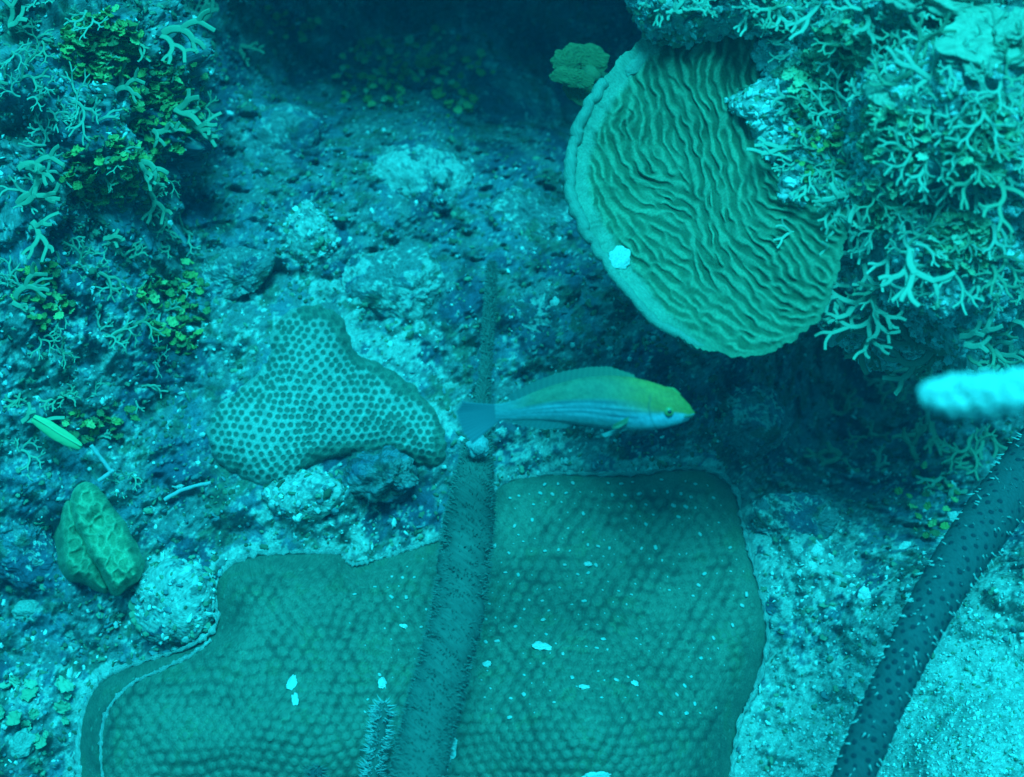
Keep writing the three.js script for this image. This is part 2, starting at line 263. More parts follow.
{ // the large brown coral
  const c = W(430, 700, 1.2), t = thing('mound_coral', 'large dark brown mound coral covered in small round polyps, filling the lower middle', 'coral', c);
  const pts = hexPoints(BIGs, 11.8, .18, 9, 5, 7), cell = {}; for (const q of pts) (cell[`${q[0] / 16 | 0},${q[1] / 16 | 0}`] ??= []).push(q);
  const near = (x, y) => { let d = 99; for (let i = -1; i < 2; i++) for (let j = -1; j < 2; j++) for (const q of cell[`${(x / 16 | 0) + i},${(y / 16 | 0) + j}`] ?? []) d = Math.min(d, Math.hypot(q[0] - x, q[1] - y)); return d; };
  const sm = (x, y) => floorD(x, y) - shoulder(sdPoly(BIGs, x, y), .075, 240) - .045 * sstep(470, 700, y - .25 * (x - 400)) * sstep(0, 40, sdPoly(BIGs, x, y)) - .006 * fbm(x / 130, y / 130, 2, 2) + .004;
  const groove = (s, x, y) => x < 240 && y > 640 ? Math.exp(-(((s - 20) / 5) ** 2)) : 0;
  t.colonySurface = sm;
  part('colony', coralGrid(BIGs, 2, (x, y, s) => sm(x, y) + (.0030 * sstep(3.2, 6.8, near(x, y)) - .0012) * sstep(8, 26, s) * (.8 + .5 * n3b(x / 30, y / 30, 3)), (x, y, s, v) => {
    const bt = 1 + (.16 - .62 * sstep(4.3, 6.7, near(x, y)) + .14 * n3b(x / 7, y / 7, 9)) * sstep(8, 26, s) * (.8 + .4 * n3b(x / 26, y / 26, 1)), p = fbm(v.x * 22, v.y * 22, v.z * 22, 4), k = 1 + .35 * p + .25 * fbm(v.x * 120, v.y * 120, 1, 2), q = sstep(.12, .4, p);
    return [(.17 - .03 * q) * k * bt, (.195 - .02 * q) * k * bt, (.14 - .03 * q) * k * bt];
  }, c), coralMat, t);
  const ring = new THREE.LatheGeometry([[0, .55], [.2, .75], [.45, .9], [.75, .4], [1.05, -.8]].map(([x, y]) => new THREE.Vector2(x * .0030, y * .0006)).reverse(), 10);
  polyps(t, pts, (x, y) => sm(x, y) - .0010, ring, M.polypBig, (x, y, s) => (s < 14 ? .7 : .95) + .3 * n3b(x * 3, y * 3, 4) - .12 * sstep(640, 540, y));
  // pale dead edge, where the rock overgrows the colony
  const edge = (P, i0, i1, off, r, wob) => { const q = []; for (let i = i0; i <= i1; i++) { const [x, y] = P[i]; q.push(W(x + off[0], y + off[1], sm(x, y) - .009 - .003 * n3b(i, 3, off[0])).sub(c)); } return tubeAlong(q, (u) => r * (.75 + .6 * n3b(u * 40, 1, off[0])), q.length * 14, 7, wob, 1); };
  part('dead_rim', edge(BIG, 1, 12, [1, 0], .0034, .7), M.crust, t, { label: 'pale crusted outer rim along the long lower left edge' });
  part('dead_rim', edge(BIG, 12, 17, [0, 1], .0028, .7), M.crust, t);
  part('dead_rim', edge(BIG, 19, 32, [0, 0], .0027, .7), M.crust, t);
  { const q = [[104, 800], [101, 755], [103, 725], [112, 703], [132, 684], [165, 668], [196, 652], [212, 640]].map(([x, y]) => W(x, y, sm(x, y) - .003).sub(c)); part('inner_ridge', tubeAlong(q, (u) => .0016 * (.8 + .8 * Math.abs(n3b(u * 30, 7, 1))), 110, 7, .8), M.crust, t, { label: 'thin pale ridge inside the lower left rim' }); }
  const patch = (x, y, a, b, rot, label) => { const n = normalAt(sm, x, y), o = part('sand_patch', lump(x, 9, .5, .25), M.white, t, label && { label }); o.position.copy(W(x, y, sm(x, y) - .0018).sub(c)); o.quaternion.copy(qz(n, rot)); o.scale.set(a * K * 1.15, b * K * 1.15, 6 * K); };
  patch(292, 683, 5.5, 9, .1); patch(295, 699, 3.5, 8, .3); patch(541, 646, 10, 6, -.35, 'white sand patch right of the rod'); patch(447, 744, 9, 16, .15, 'largest white sand patch, low beside the rod'); patch(441, 768, 6, 5, 0); patch(382, 683, 4, 6, -.2); patch(467, 668, 5, 4, .4); patch(487, 664, 4, 4, 0); patch(597, 777, 13, 5, 0); patch(584, 687, 5, 4, 0); patch(635, 683, 4, 4, 0); patch(404, 626, 4, 2.5, -.3); patch(588, 564, 4, 3, 0);
  const fl = [], r = mul(71); for (let i = 0; i < 520; i++) { const x = mix(350, 745, r()), y = 480 + 240 * r() ** 1.7; if (sdPoly(BIGs, x, y) < 8) continue; const q = pts.reduce((a, b) => (Math.hypot(b[0] - x, b[1] - y) < Math.hypot(a[0] - x, a[1] - y) ? b : a)); const s = (.6 + 1.7 * r() ** 3) * K * 1.2; fl.push([W(q[0], q[1], sm(q[0], q[1]) - .0024).sub(c), qz(normalAt(sm, q[0], q[1]), r() * 6), new THREE.Vector3(s * 1.4, s, s * .6), C(.75 * (.4 + .6 * r()), .72, .7)]); }
  instances('sand_flecks', lump(3, 4, .3), mat({ color: C(.7, .7, .66) }), fl, t);
}
{ // the honeycomb star coral
  const c = W(310, 420, 1.31), t = thing('star_coral', 'three lobed star coral with a pale honeycomb of dark polyps, left of the fish', 'coral', c);
  const pts = hexPoints(MIDs, 7.9, .3, 3.5, 9, 6), cell = {}; for (const q of pts) (cell[`${q[0] / 12 | 0},${q[1] / 12 | 0}`] ??= []).push(q);
  const near = (x, y) => { let d = 99; for (let i = -1; i < 2; i++) for (let j = -1; j < 2; j++) for (const q of cell[`${(x / 12 | 0) + i},${(y / 12 | 0) + j}`] ?? []) d = Math.min(d, Math.hypot(q[0] - x, q[1] - y)); return d; };
  const sm = (x, y) => floorD(x, y) - shoulder(sdPoly(MIDs, x, y) + 2 * n3b(x / 14, y / 14, 6), .032, 62) - .008 * Math.exp(-(((x - 265) / 50) ** 2) - ((y - 440) / 40) ** 2) + .002;
  part('colony', coralGrid(MIDs, 1.15, (x, y, s) => sm(x, y) + .0016 * sstep(3.6, 1.2, near(x, y)), (x, y, s, v) => {
    const d = near(x, y), k = 1 + .35 * fbm(v.x * 60, v.y * 60, v.z * 60, 3), e = sstep(.0, .25, .45 * fbm(v.x * 26 + 2, v.y * 26, v.z * 26, 4) + .5 * sstep(20, 5, s) * (x > 300 ? 1 : .2) - .12), w = sstep(2.3, 3.5, d);
    return [mix(.11, mix(.41, .19, e), w) * k, mix(.16, mix(.46, .24, e), w) * k, mix(.12, mix(.40, .18, e), w) * k];
  }, c), coralMat, t);
  const cup = new THREE.LatheGeometry([[0, -.2], [.3, .5], [.65, .3], [1, -.5]].map(([x, y]) => new THREE.Vector2(x * .0022, y * .0004)).reverse(), 9);
  polyps(t, pts, (x, y) => sm(x, y) + .0015, cup, M.polypDark, (x, y) => .95 + .4 * n3b(x * 3, y * 3, 2));
}
{ // small ridged green coral: two folded lobes
  const A = smoothPoly([[72, 488], [88, 478], [106, 492], [116, 512], [128, 524], [134, 546], [145, 566], [140, 582], [128, 587], [118, 598], [107, 589], [99, 570], [88, 560], [83, 540], [74, 530], [68, 508]], 2), B = smoothPoly([[62, 500], [74, 500], [88, 540], [104, 578], [110, 592], [96, 591], [82, 581], [66, 578], [60, 540]], 2);
  const c = W(100, 540, 1.25), t = thing('lettuce_coral', 'small green coral of two folded lobes with honeycomb ridges, above dark rubble', 'coral', c);
  const HP = hexPoints([[40, 460], [170, 460], [170, 620], [40, 620]], 12.5, .55, -20, 31);
  const q2 = (x, y, sc) => { let a = 999, b = 999; const X = x + sc * 9 + 3 * n3b(x / 12, y / 12, 2), Y = (y - sc * 5) + 3 * n3b(x / 12, y / 12, 7); for (const h of HP) { const d = (h[0] - X) ** 2 + ((h[1] - Y) / 1.25) ** 2; if (d < a) { b = a; a = d; } else if (d < b) b = d; } return sstep(5.2, .6, Math.sqrt(b) - Math.sqrt(a)); };
  const f = (P, H, w, sc, tx) => (x, y, s) => Math.min(floorD(x, y), 1.285) - .010 - shoulder(s, H, w) - .0026 * q2(x, y, sc) * sstep(0, 8, s) + tx * (x - 100) + .00035 * Math.max(0, 560 - y) + .006 * n3b(x / 30, y / 30, sc) + (s < 0 ? -s * .004 : 0);
  const colr = (g, sc) => (x, y, s, v) => { const k = 1 + .3 * fbm(v.x * 70, v.y * 70, v.z * 70, 3), e = q2(x, y, sc) + sstep(6, 1, s); return [(.17 + .11 * e) * g * k, (.27 + .14 * e) * g * k, (.14 + .09 * e) * g * k]; };
  part('lobe', coralGrid(B, 1.3, f(B, .022, 9, .8, .0002), colr(.8, .8), c), coralMat, t, { label: 'lower darker lobe' });
  part('lobe', coralGrid(A, 1.3, f(A, .040, 10, .2, .0002), colr(1.05, .2), c), coralMat, t, { label: 'larger bright upper lobe' });
}
// ------------------------------------------------------------------ the ridged plate coral
{
  const N0 = [545, 0], NX = 300, NY = 375, CX = 860, CY = 60;
  // ridges: noise drawn out along curves round the attachment until it settles into winding, forking ridges
  let fld = new Float32Array(NX * NY), r = mul(99); for (let i = 0; i < fld.length; i++) fld[i] = r() - .5;
  const OR = 24, RAD = 8, ker = []; for (let o = 0; o < OR; o++) { const th = o / OR * Math.PI, kk = []; let s = 0, n = 0; for (let y = -RAD; y <= RAD; y++) for (let x = -RAD; x <= RAD; x++) { const u = x * Math.cos(th) + y * Math.sin(th), w = -x * Math.sin(th) + y * Math.cos(th), g = Math.exp(-(u * u) / 24 - (w * w) / 16) * Math.cos(w * Math.PI * 2 / 9.8); kk.push(g); s += g; n++; } ker.push(kk.map((g) => g - s / n)); }
  const ori = new Uint8Array(NX * NY); for (let y = 0; y < NY; y++) for (let x = 0; x < NX; x++) { const X = x + N0[0], Y = y + N0[1]; let th = Math.atan2(X - CX, -(Y - CY)) + 1.0 * fbm(X / 110, Y / 110, 5, 3) + (X > 690 && Y < 280 ? .35 : 0); th = ((th % Math.PI) + Math.PI) % Math.PI; ori[y * NX + x] = Math.floor(th / Math.PI * OR) % OR; }
  for (let it = 0; it < 4; it++) { const nf = new Float32Array(NX * NY); for (let y = 0; y < NY; y++) for (let x = 0; x < NX; x++) { const k = ker[ori[y * NX + x]]; let s = 0, q = 0; for (let j = -RAD; j <= RAD; j++) { const yy = clamp(y + j, 0, NY - 1) * NX; for (let i = -RAD; i <= RAD; i++) s += k[q++] * fld[yy + clamp(x + i, 0, NX - 1)]; } nf[y * NX + x] = it === 3 ? clamp(s * .048, -1, 1) : Math.tanh(s * (it < 1 ? 1.2 : .11)); } fld = nf; }
  const ridge0 = (x, y) => { const X = clamp(x - N0[0], 0, NX - 1.01), Y = clamp(y - N0[1], 0, NY - 1.01), i = X | 0, j = Y | 0, u = X - i, v = Y - j, f = (a, b) => fld[Math.min(NY - 1, j + b) * NX + Math.min(NX - 1, i + a)]; return mix(mix(f(0, 0), f(1, 0), u), mix(f(0, 1), f(1, 1), u), v); };
  const ridge = (x, y) => Math.max(-1, Math.min(1, ridge0(x + 2.2 * n3b(x / 17, y / 17, 1), y + 2.2 * n3b(x / 17, y / 17, 6)) * (1.0 + .45 * n3b(x / 24, y / 24, 3))));
  const OUT = smoothPoly([[648, 34], [628, 50], [604, 78], [578, 115], [566, 150], [566, 190], [578, 228], [603, 262], [625, 295], [655, 326], [690, 345], [735, 358], [770, 355], [800, 338], [826, 312], [836, 280], [850, 220], [850, 150], [840, 80], [800, 20], [740, 8], [690, 16]], 3), cx = 712, cy = 190;
  const NA = 720, NR = 150, B = []; for (let k = 0; k < NA; k++) { const a = k / NA * Math.PI * 2, dx = Math.cos(a), dy = Math.sin(a); let best = 0; for (let i = 0; i < OUT.length; i++) { const p = OUT[i], q = OUT[(i + 1) % OUT.length], ex = q[0] - p[0], ey = q[1] - p[1], den = dx * ey - dy * ex; if (Math.abs(den) < 1e-9) continue; const tt = ((p[0] - cx) * ey - (p[1] - cy) * ex) / den, u = ((p[0] - cx) * dy - (p[1] - cy) * dx) / den; if (tt > 0 && u >= 0 && u <= 1) best = Math.max(best, tt); } B.push(best + 2.2 * n3b(dx * 9, dy * 9, 3) + 1.5 * n3b(dx * 24, dy * 24, 5)); }
  const surf = (x, y, u) => 1.10 - .028 * u ** 2.2 - .00022 * (y - 190) - .00012 * (x - 712) + .012 * fbm(x / 110, y / 110, 4, 2) + (y > 250 ? .00028 * (y - 250) * 0 : 0);
  const c = W(800, 190, 1.12), t = thing('plate_coral', 'large ridged plate coral jutting out below the seaweed outcrop, above the fish', 'coral', c);
  const pos = [], col = [], uv = [], idx = [], CC = [.165, .22, .125];
  for (let j = 0; j <= NR; j++) for (let k = 0; k < NA; k++) {
    const u = j / NR, a = k / NA * Math.PI * 2, x = cx + Math.cos(a) * B[k] * u, y = cy + Math.sin(a) * B[k] * u, rim = (1 - u) * B[k], rd = ridge(x, y), left = sstep(-.2, .6, -Math.cos(a)), bare = sstep(mix(3, 17, left), mix(8, 27, left), rim);
    const v = W(x, y, surf(x, y, u) - (.0025 + .0010 * n3b(x / 40, y / 40, 9)) * (.5 + .5 * rd) * bare); pos.push(v.x - c.x, v.y - c.y, v.z - c.z); uv.push(v.x, v.y);
    const nn = 1 + .22 * fbm(v.x * 50, v.y * 50, v.z * 50, 3), tip = .14 * rd * bare, mg = (1 - bare) * left; col.push((CC[0] + tip * .6 + .12 * mg) * nn, (CC[1] + tip * .7 + .13 * mg) * nn, (CC[2] + tip * .48 + .13 * mg) * nn);
  }
  for (let j = 0; j < NR; j++) for (let k = 0; k < NA; k++) { const a = j * NA + k, b = j * NA + (k + 1) % NA; idx.push(a, a + NA, b, b, a + NA, b + NA); }
  const NB = 12, o = pos.length / 3; // underside
  for (let j = 0; j <= NB; j++) for (let k = 0; k < NA; k++) { const u = 1 - j / NB, a = k / NA * Math.PI * 2, x = cx + Math.cos(a) * B[k] * u, y = cy + Math.sin(a) * B[k] * u, v = W(x, y, surf(x, y, u) + .006 + .022 * sstep(0, .7, 1 - u)); pos.push(v.x - c.x, v.y - c.y, v.z - c.z); uv.push(v.x, v.y); col.push(.2, .22, .18); }
  for (let j = 0; j < NB; j++) for (let k = 0; k < NA; k++) { const a = o + j * NA + k, b = o + j * NA + (k + 1) % NA; idx.push(a, a + NA, b, b, a + NA, b + NA); }
  for (let k = 0; k < NA; k++) { const a = NR * NA + k, b = NR * NA + (k + 1) % NA; idx.push(a, o + k, b, b, o + k, o + (k + 1) % NA); }
  part('plate', geo(pos, idx.map((i, q) => idx[q - q % 3 + [0, 1, 2][q % 3]]), col, uv), coralMat, t);
  const q = []; for (let k = 150; k <= 452; k += 6) { const kk = (k + NA) % NA, a = kk / NA * Math.PI * 2, u = 1 - 3 / B[kk]; q.push(W(cx + Math.cos(a) * B[kk] * u, cy + Math.sin(a) * B[kk] * u, surf(cx + Math.cos(a) * B[kk], cy + Math.sin(a) * B[kk], 1) + mix(.012, .002, sstep(130, 220, k))).sub(c)); }
  part('growth_rim', tubeAlong(q, (s) => mix(.0030, .0046, sstep(.2, .7, s)) * (1 + .2 * n3b(s * 26, 2, 2)) * sstep(-.02, .18, s), 420, 12, .12), mat({ color: C(.30, .36, .28), map: grain, bumpMap: grain, bumpScale: .0008 }), t, { label: 'smooth pale growing rim' });
  const blob = (name, x, y, a, b, rot, dz, m, label) => { const h = part(name, lump(x, 14, .28, .5), m, t, { label }); h.position.copy(W(x, y, surf(x, y, .8) - dz).sub(c)); h.rotation.z = rot; h.scale.set(a * K * 1.1, b * K * 1.1, (name === 'nodule' ? 8 : 4) * K); };
  blob('bleached_spot', 620, 257, 10, 11, .3, .0085, M.white, 'white scar on the lower left rim');
  blob('nodule', 634, 64, 9, 16, -.55, .004, mat({ color: C(.30, .36, .28), map: grain }), 'smooth swelling below the top corner');
}
// ------------------------------------------------------------------ yellow leaf coral behind the plate
{
  const c = W(585, 78, 1.36), t = thing('leaf_coral', 'small yellow leafy coral half hidden behind the rim of the plate coral', 'coral', c);
  for (const [x, y, a, b, rot, dz] of [[566, 62, 15, 13, .3, 0], [586, 58, 24, 13, -.25, .012], [572, 78, 21, 9, -.2, -.012], [580, 90, 20, 12, -.6, .006]]) { const o = part('leaf', lump(x + y, 18, .3, .35), mat({ color: C(.19, .18, .07), map: grain, bumpMap: grain, bumpScale: .002 }), t); o.position.copy(W(x, y, 1.36 + dz).sub(c)); o.rotation.set(.2, .25, rot); o.scale.set(a * K * 1.36, b * K * 1.36, .008); }
  part('stalk', tubeAlong([W(590, 75, 1.37).sub(c), W(600, 80, 1.5).sub(c), W(612, 86, 1.68).sub(c)], () => .009, 20, 9, .2), mat({ color: C(.20, .20, .09), map: grain }), t);
}
// ------------------------------------------------------------------ flat lobes on the big outcrop
const plateMat = mat({ color: C(.50, .50, .36), map: grain, bumpMap: grain, bumpScale: .002 });
for (const [x, y, a, b, rot, label] of [[980, 46, 46, 34, .5, 'largest pale yellow sponge lobe on the seaweed outcrop'], [945, 8, 40, 16, -.25, 'flat yellowish sponge lobe at the top of the seaweed outcrop'], [878, 98, 15, 25, .2, 'narrow upright yellowish sponge lobe among the seaweed forks'], [900, 6, 18, 12, .2, 'small rounded yellowish sponge lobe beside the flat one up top']]) {
  const h = lookup(x, y), t = thing('sponge_lobe', label, 'sponge', h.p.clone());
  const o = part('lobe', lump(x, 22, .4, .4), plateMat, t); o.position.set(0, 0, .014); o.rotation.set(-.5, .15, rot); o.scale.set(a * K * 1.05, b * K * 1.05, .016);
  const e = part('edge_fold', lump(x + 3, 12, .4, .4), plateMat, t); e.position.set(a * K * .5, b * K * .35, .021); e.rotation.set(-.4, 0, rot + .4); e.scale.set(a * K * .5, b * K * .4, .008);
}
// ------------------------------------------------------------------ forked seaweed
function ribbon(pts, w0, w1, out) {                                 // lens-shaped strip through points, appended to OUT
  const cv = new THREE.CatmullRomCurve3(pts), n = 5, ring = [], o = out.pos.length / 3;
  for (let i = 0; i <= n; i++) {
    const t = i / n, p = cv.getPoint(t), d = cv.getTangent(t), s = new THREE.Vector3(-d.y, d.x, .25 * d.z).normalize(), u = d.clone().cross(s).normalize(), w = mix(w0, w1, t);
    for (const [a, b] of [[1, 0], [.5, .14], [-.5, .14], [-1, 0], [-.5, -.14], [.5, -.14]]) { const q = p.clone().addScaledVector(s, a * w).addScaledVector(u, b * w); out.pos.push(q.x, q.y, q.z); }
  }
  for (let i = 0; i < n; i++) for (let k = 0; k < 6; k++) { const a = o + i * 6 + k, b = o + i * 6 + (k + 1) % 6; out.idx.push(a, b, a + 6, b, b + 6, a + 6); }
  const e = o + n * 6; out.idx.push(e, e + 1, e + 2, e, e + 2, e + 3, e, e + 3, e + 5, e + 3, e + 4, e + 5);
}
function frondGeo(seed, levels, len, wid, spread, lift) {
  const r = mul(seed), out = { pos: [], idx: [] };
  (function grow(p, ang, z, lv, L, w) {
    const bend = (r() - .5) * 1.1, mid = p.clone().add(new THREE.Vector3(Math.sin(ang) * L * .5, Math.cos(ang) * L * .5, z * L * .5)), a2 = ang + bend, end = mid.clone().add(new THREE.Vector3(Math.sin(a2) * L * .5, Math.cos(a2) * L * .5, (z + (r() - .5) * .6) * L * .5));
    ribbon([p, mid, end], w * (.85 + .2 * r()), w * (lv ? .95 : .8), out);
    if (lv > 0) for (const s of [-1, 1]) if (r() > .1 || s > 0) grow(end.clone().addScaledVector(end.clone().sub(mid).normalize(), -w * .6), a2 + s * spread * (.6 + .7 * r()), z * .6 + (r() - .4) * .7, lv - 1, L * (.6 + .4 * r()), w * .86);
  })(new THREE.Vector3(), 0, lift, levels, len, wid);
  return geo(out.pos, out.idx);
}
const FRONDS = []; for (let i = 0; i < 10; i++) FRONDS.push(frondGeo(300 + i, 2 + (i % 2), .014 + .003 * (i % 4), .0029, .55, .1));
const STOUT = []; for (let i = 0; i < 8; i++) STOUT.push(frondGeo(500 + i, 1 + (i % 2), .017 + .003 * (i % 3), .0036, .6, .12));
const weedMats = [C(.36, .44, .32), C(.31, .38, .27), C(.42, .47, .35), C(.27, .33, .21)].map((c) => mat({ color: c, roughness: .8 }));
function seaweed(px, py, label, group, o = {}) {
  const h = lookup(px, py); if (!h) return; const t = thing('forked_seaweed', label, 'seaweed', h.p.clone(), group), n = o.n ?? 4, a0 = o.ang ?? rr(0, 6.28);
  for (let i = 0; i < n; i++) {
    const m = part('frond', o.stout ? STOUT[(rnd() * 8) | 0] : FRONDS[(rnd() * 10) | 0], weedMats[o.m ?? ((rnd() * 4) | 0)], t); m.position.set(rr(-.004, .004), rr(-.004, .004), o.z ?? .004);
    m.rotation.set((o.lift ?? .35) * rr(.2, 1.2), rr(-.4, .4), -(a0 + (i - (n - 1) / 2) * (o.fan ?? 1.3) + rr(-.3, .3)), 'ZXY'); m.scale.setScalar((o.s ?? 1) * rr(.75, 1.15));
  }
}
{
  const G = 'seaweed tufts crowding the big outcrop', L = 'pale forked seaweed tuft in the mat covering the large outcrop beside the plate coral';
  const LL = [L, 'small pale seaweed tuft round the largest pale yellow sponge lobe', 'forked seaweed tuft on the lower half of the outcrop above the dark hollow', 'forked seaweed tuft on the crusted bulge along the plate coral side'], GG = [G, 'seaweed tufts round the largest sponge lobe', 'seaweed tufts low on the big outcrop', 'seaweed tufts on the bulge beside the plate coral'];
  const r = mul(5); let k = 0; const got = [];
  for (let tries = 0; k < 100 && tries < 4000; tries++) { const x = mix(775, 1035, r()), y = mix(-5, 300, r()); if (x < 800 && y > 70 && y < 330) continue; if (y > 250 && x < 830) continue; if (got.some(([a, b]) => Math.hypot(a - x, b - y) < 16)) continue; got.push([x, y]); const w = y < 60 && x > 930 ? 1 : y > 215 ? 2 : x < 850 ? 3 : 0; seaweed(x, y, LL[w], GG[w], { s: mix(.4, .72, r()), n: 3 + (r() * 2 | 0), lift: .18, z: .0015 }); k++; }
  const G2 = 'seaweed tufts along the ledge above the plate coral', L2 = 'small pale seaweed tuft on the crusted ledge above the plate coral';
  for (const x of [655, 680, 702, 722, 745, 768, 790]) seaweed(x, 6 + 10 * r(), L2, G2, { s: .6, n: 4, lift: .6 });
  seaweed(850, 190, 'bright stout forked seaweed lying over the lower left of the outcrop', null, { s: .8, n: 2, ang: 3.9, fan: .7, m: 0, z: .004, stout: true });
  seaweed(905, 255, 'seaweed fork shaped like a wishbone hanging into the dark hollow', null, { s: .75, n: 2, ang: 3.1, fan: .5, m: 0, z: .02, stout: true });
  seaweed(795, 165, 'short pale seaweed forks lapping over the plate coral surface', null, { s: .5, n: 3, ang: 4.7, fan: .5, m: 0, z: .006 });
  const G3 = 'seaweed branches reaching out of the dark hollow below the outcrop', L3 = 'dim forked seaweed reaching out of the dark hollow near the blurred white sea rod';
  for (const [x, y, a] of [[890, 335, 4.4], [925, 350, 4.9], [960, 340, 1.5], [990, 350, 2.4], [900, 395, 4.6], [930, 425, 3.6], [975, 435, 3.0], [940, 470, 3.3], [1005, 320, 1.2], [870, 300, 3.6], [835, 300, 3.6]]) seaweed(x, y, L3, G3, { s: rr(.75, 1.1), n: 3, ang: a, fan: .7, m: rnd() < .5 ? 3 : 1, z: .012, stout: rnd() < .6 });
  { const r2 = mul(77), seen = []; for (let q = 0, m = 0; q < 900 && m < 60; q++) { const x = mix(-5, 205, r2()), y = mix(-5, 480, r2()); if (seen.some(([a, b]) => Math.hypot(a - x, b - y) < 20) || x > 240 - .2 * y) continue; seen.push([x, y]); m++; seaweed(x, y, y < 215 ? 'thin seaweed tuft growing amid flecks and leaves of the leafy outcrop' : 'thin seaweed tuft in the algae along the sloping rubble under the leafy outcrop', y < 215 ? 'thin seaweed tufts on the leafy outcrop' : 'thin seaweed tufts on the rubble slope', { s: mix(.35, .6, r2()), n: 3, lift: .3, m: r2() < .5 ? 1 : 3, z: .003 }); } }
  { const r2 = mul(78), seen = []; for (let q = 0, m = 0; q < 400 && m < 20; q++) { const x = mix(835, 1020, r2()), y = mix(300, 470, r2()); if (seen.some(([a, b]) => Math.hypot(a - x, b - y) < 22)) continue; seen.push([x, y]); m++; seaweed(x, y, 'shaded seaweed tuft growing on the walls of the dark hollow', 'shaded seaweed tufts in the dark hollow', { s: mix(.6, 1.0, r2()), n: 3, lift: .3, m: r2() < .5 ? 0 : 3, z: .004, stout: r2() < .4 }); } }
  for (const [x, y, a, s, label] of [[165, 40, 1.6, 1, 'forked seaweed with a thick Y stem over the leafy algae'], [205, 25, .8, .9, 'seaweed tuft at the top edge of the leafy outcrop facing the crevice'], [178, 110, 1.4, 1.0, 'curled seaweed reaching from the leafy outcrop into the crevice'], [195, 128, 1.9, 1.0, 'lowest looping seaweed at the crevice side of the leafy outcrop'], [158, 132, 1.7, .8, 'short pale seaweed fork amid the yellow green leaves'], [140, 165, 2.2, .8, 'seaweed fork pointing down at the leafy outcrop base'], [150, 192, 1.8, .7, 'thin seaweed sprig beneath the leafy outcrop'], [25, 170, 1.4, 1, 'arched seaweed on the shaded side of the leafy outcrop'], [20, 205, 1.2, 1, 'thick branched seaweed low on the outcrop side'], [35, 225, 2.2, .8, 'seaweed fork below the arched seaweed'], [15, 30, 1.0, .8, 'seaweed tuft in the corner of the leafy outcrop'], [120, 95, .6, .7, 'small seaweed fork in the middle of the leaf cluster'], [240, 50, 2.2, .8, 'dim seaweed hanging in the crevice mouth'], [110, 240, 2.0, .7, 'faint seaweed sprig on the rubble under the leafy outcrop'], [15, 300, 1.4, .8, 'seaweed sprig on the pale rubble slope'], [30, 420, 1.2, .7, 'seaweed sprig beside the pale green leaf blade']]) seaweed(x, y, label, null, { s, n: 2, ang: a, fan: .9, m: 3, z: .012, stout: true });
}
// ------------------------------------------------------------------ leafy algae
const BLADES = [0, 1, 2, 3].map((s) => { const [dirs, idx] = cubeSphere(7), pos = []; for (const d of dirs) { const k = 1 + .5 * fbm(d.x * 1.8 + s * 9, d.y * 1.8, 0, 2), rr2 = d.x * d.x + d.y * d.y; pos.push(d.x * k, (d.y * .85 + .15 * d.x * d.x) * k, d.z * .13 + .28 * rr2 + .25 * n3(d.x * 1.5, d.y * 1.5, s)); } return geo(pos, idx); });
const leafMats = [C(.28, .28, .07), C(.38, .36, .09), C(.20, .21, .06), C(.46, .45, .17), C(.15, .16, .06)].map((c) => mat({ color: c, roughness: .75 }));
function leafy(label, x0, x1, y0, y1, n, size, mats, tilt, name = 'leafy_algae') {
  const h0 = lookup((x0 + x1) / 2, (y0 + y1) / 2), t = thing(name, label, 'algae', h0.p.clone());
  for (let i = 0; i < n; i++) {
    const a = rnd() * 6.28, q = Math.sqrt(rnd()), x = (x0 + x1) / 2 + Math.cos(a) * q * (x1 - x0) / 2, y = (y0 + y1) / 2 + Math.sin(a) * q * (y1 - y0) / 2, h = lookup(x, y); if (!h || Math.abs(h.p.z - h0.p.z) > .12) continue;
    const m = part('blade', BLADES[i % 4], mats[(rnd() * mats.length) | 0], t); m.position.copy(h.p).sub(t.at).addScaledVector(h.n, .004 + .008 * rnd()); m.rotation.set(-tilt + rr(-.9, .6), rr(-.8, .8), rr(-.9, .9)); m.scale.setScalar(size * K * 1.2 * rr(.5, 1.25));
  }
}
leafy('dense cluster of yellow green rounded leaves high on the outcrop', 58, 142, 12, 82, 210, 6, leafMats, .7);
leafy('yellow green leaf cluster on the crevice side of the outcrop', 128, 203, 60, 150, 190, 5.5, leafMats, .7);
leafy('dark green leaf cluster at the foot of the outcrop', 62, 165, 140, 206, 180, 5.5, leafMats, .6);
leafy('striped dark green leaf cluster on the pale rubble slope', 135, 205, 262, 362, 120, 5.5, leafMats, .8);
leafy('dim cluster of small round green leaves deep in the crevice', 330, 490, 30, 125, 160, 6.5, [leafMats[0], leafMats[1], leafMats[3], mat({ color: C(.50, .52, .30) })], .2);
leafy('small dim green leaf cluster at the crevice top beside the outcrop', 252, 312, -5, 42, 26, 6, leafMats, .4);
leafy('olive leaf cluster between plate coral and seaweed mat', 785, 850, 100, 180, 50, 4, leafMats, .5);
leafy('olive leaf cluster among the rubble low on the outcrop slope', 10, 70, 265, 330, 70, 5, leafMats, .6);
leafy('olive leaf cluster on the rubble behind the pale leaf blade', 68, 130, 405, 440, 40, 5, leafMats, .5);
leafy('pale round leaf cluster in the low rubble beside the large mound coral', 2, 68, 672, 745, 16, 8.5, [C(.34, .44, .3), C(.26, .36, .22)].map((c) => mat({ color: c })), .2);
leafy('green leaf cluster in the dark hollow by the thick spotted sea rod', 895, 960, 470, 545, 26, 5, leafMats, .4);

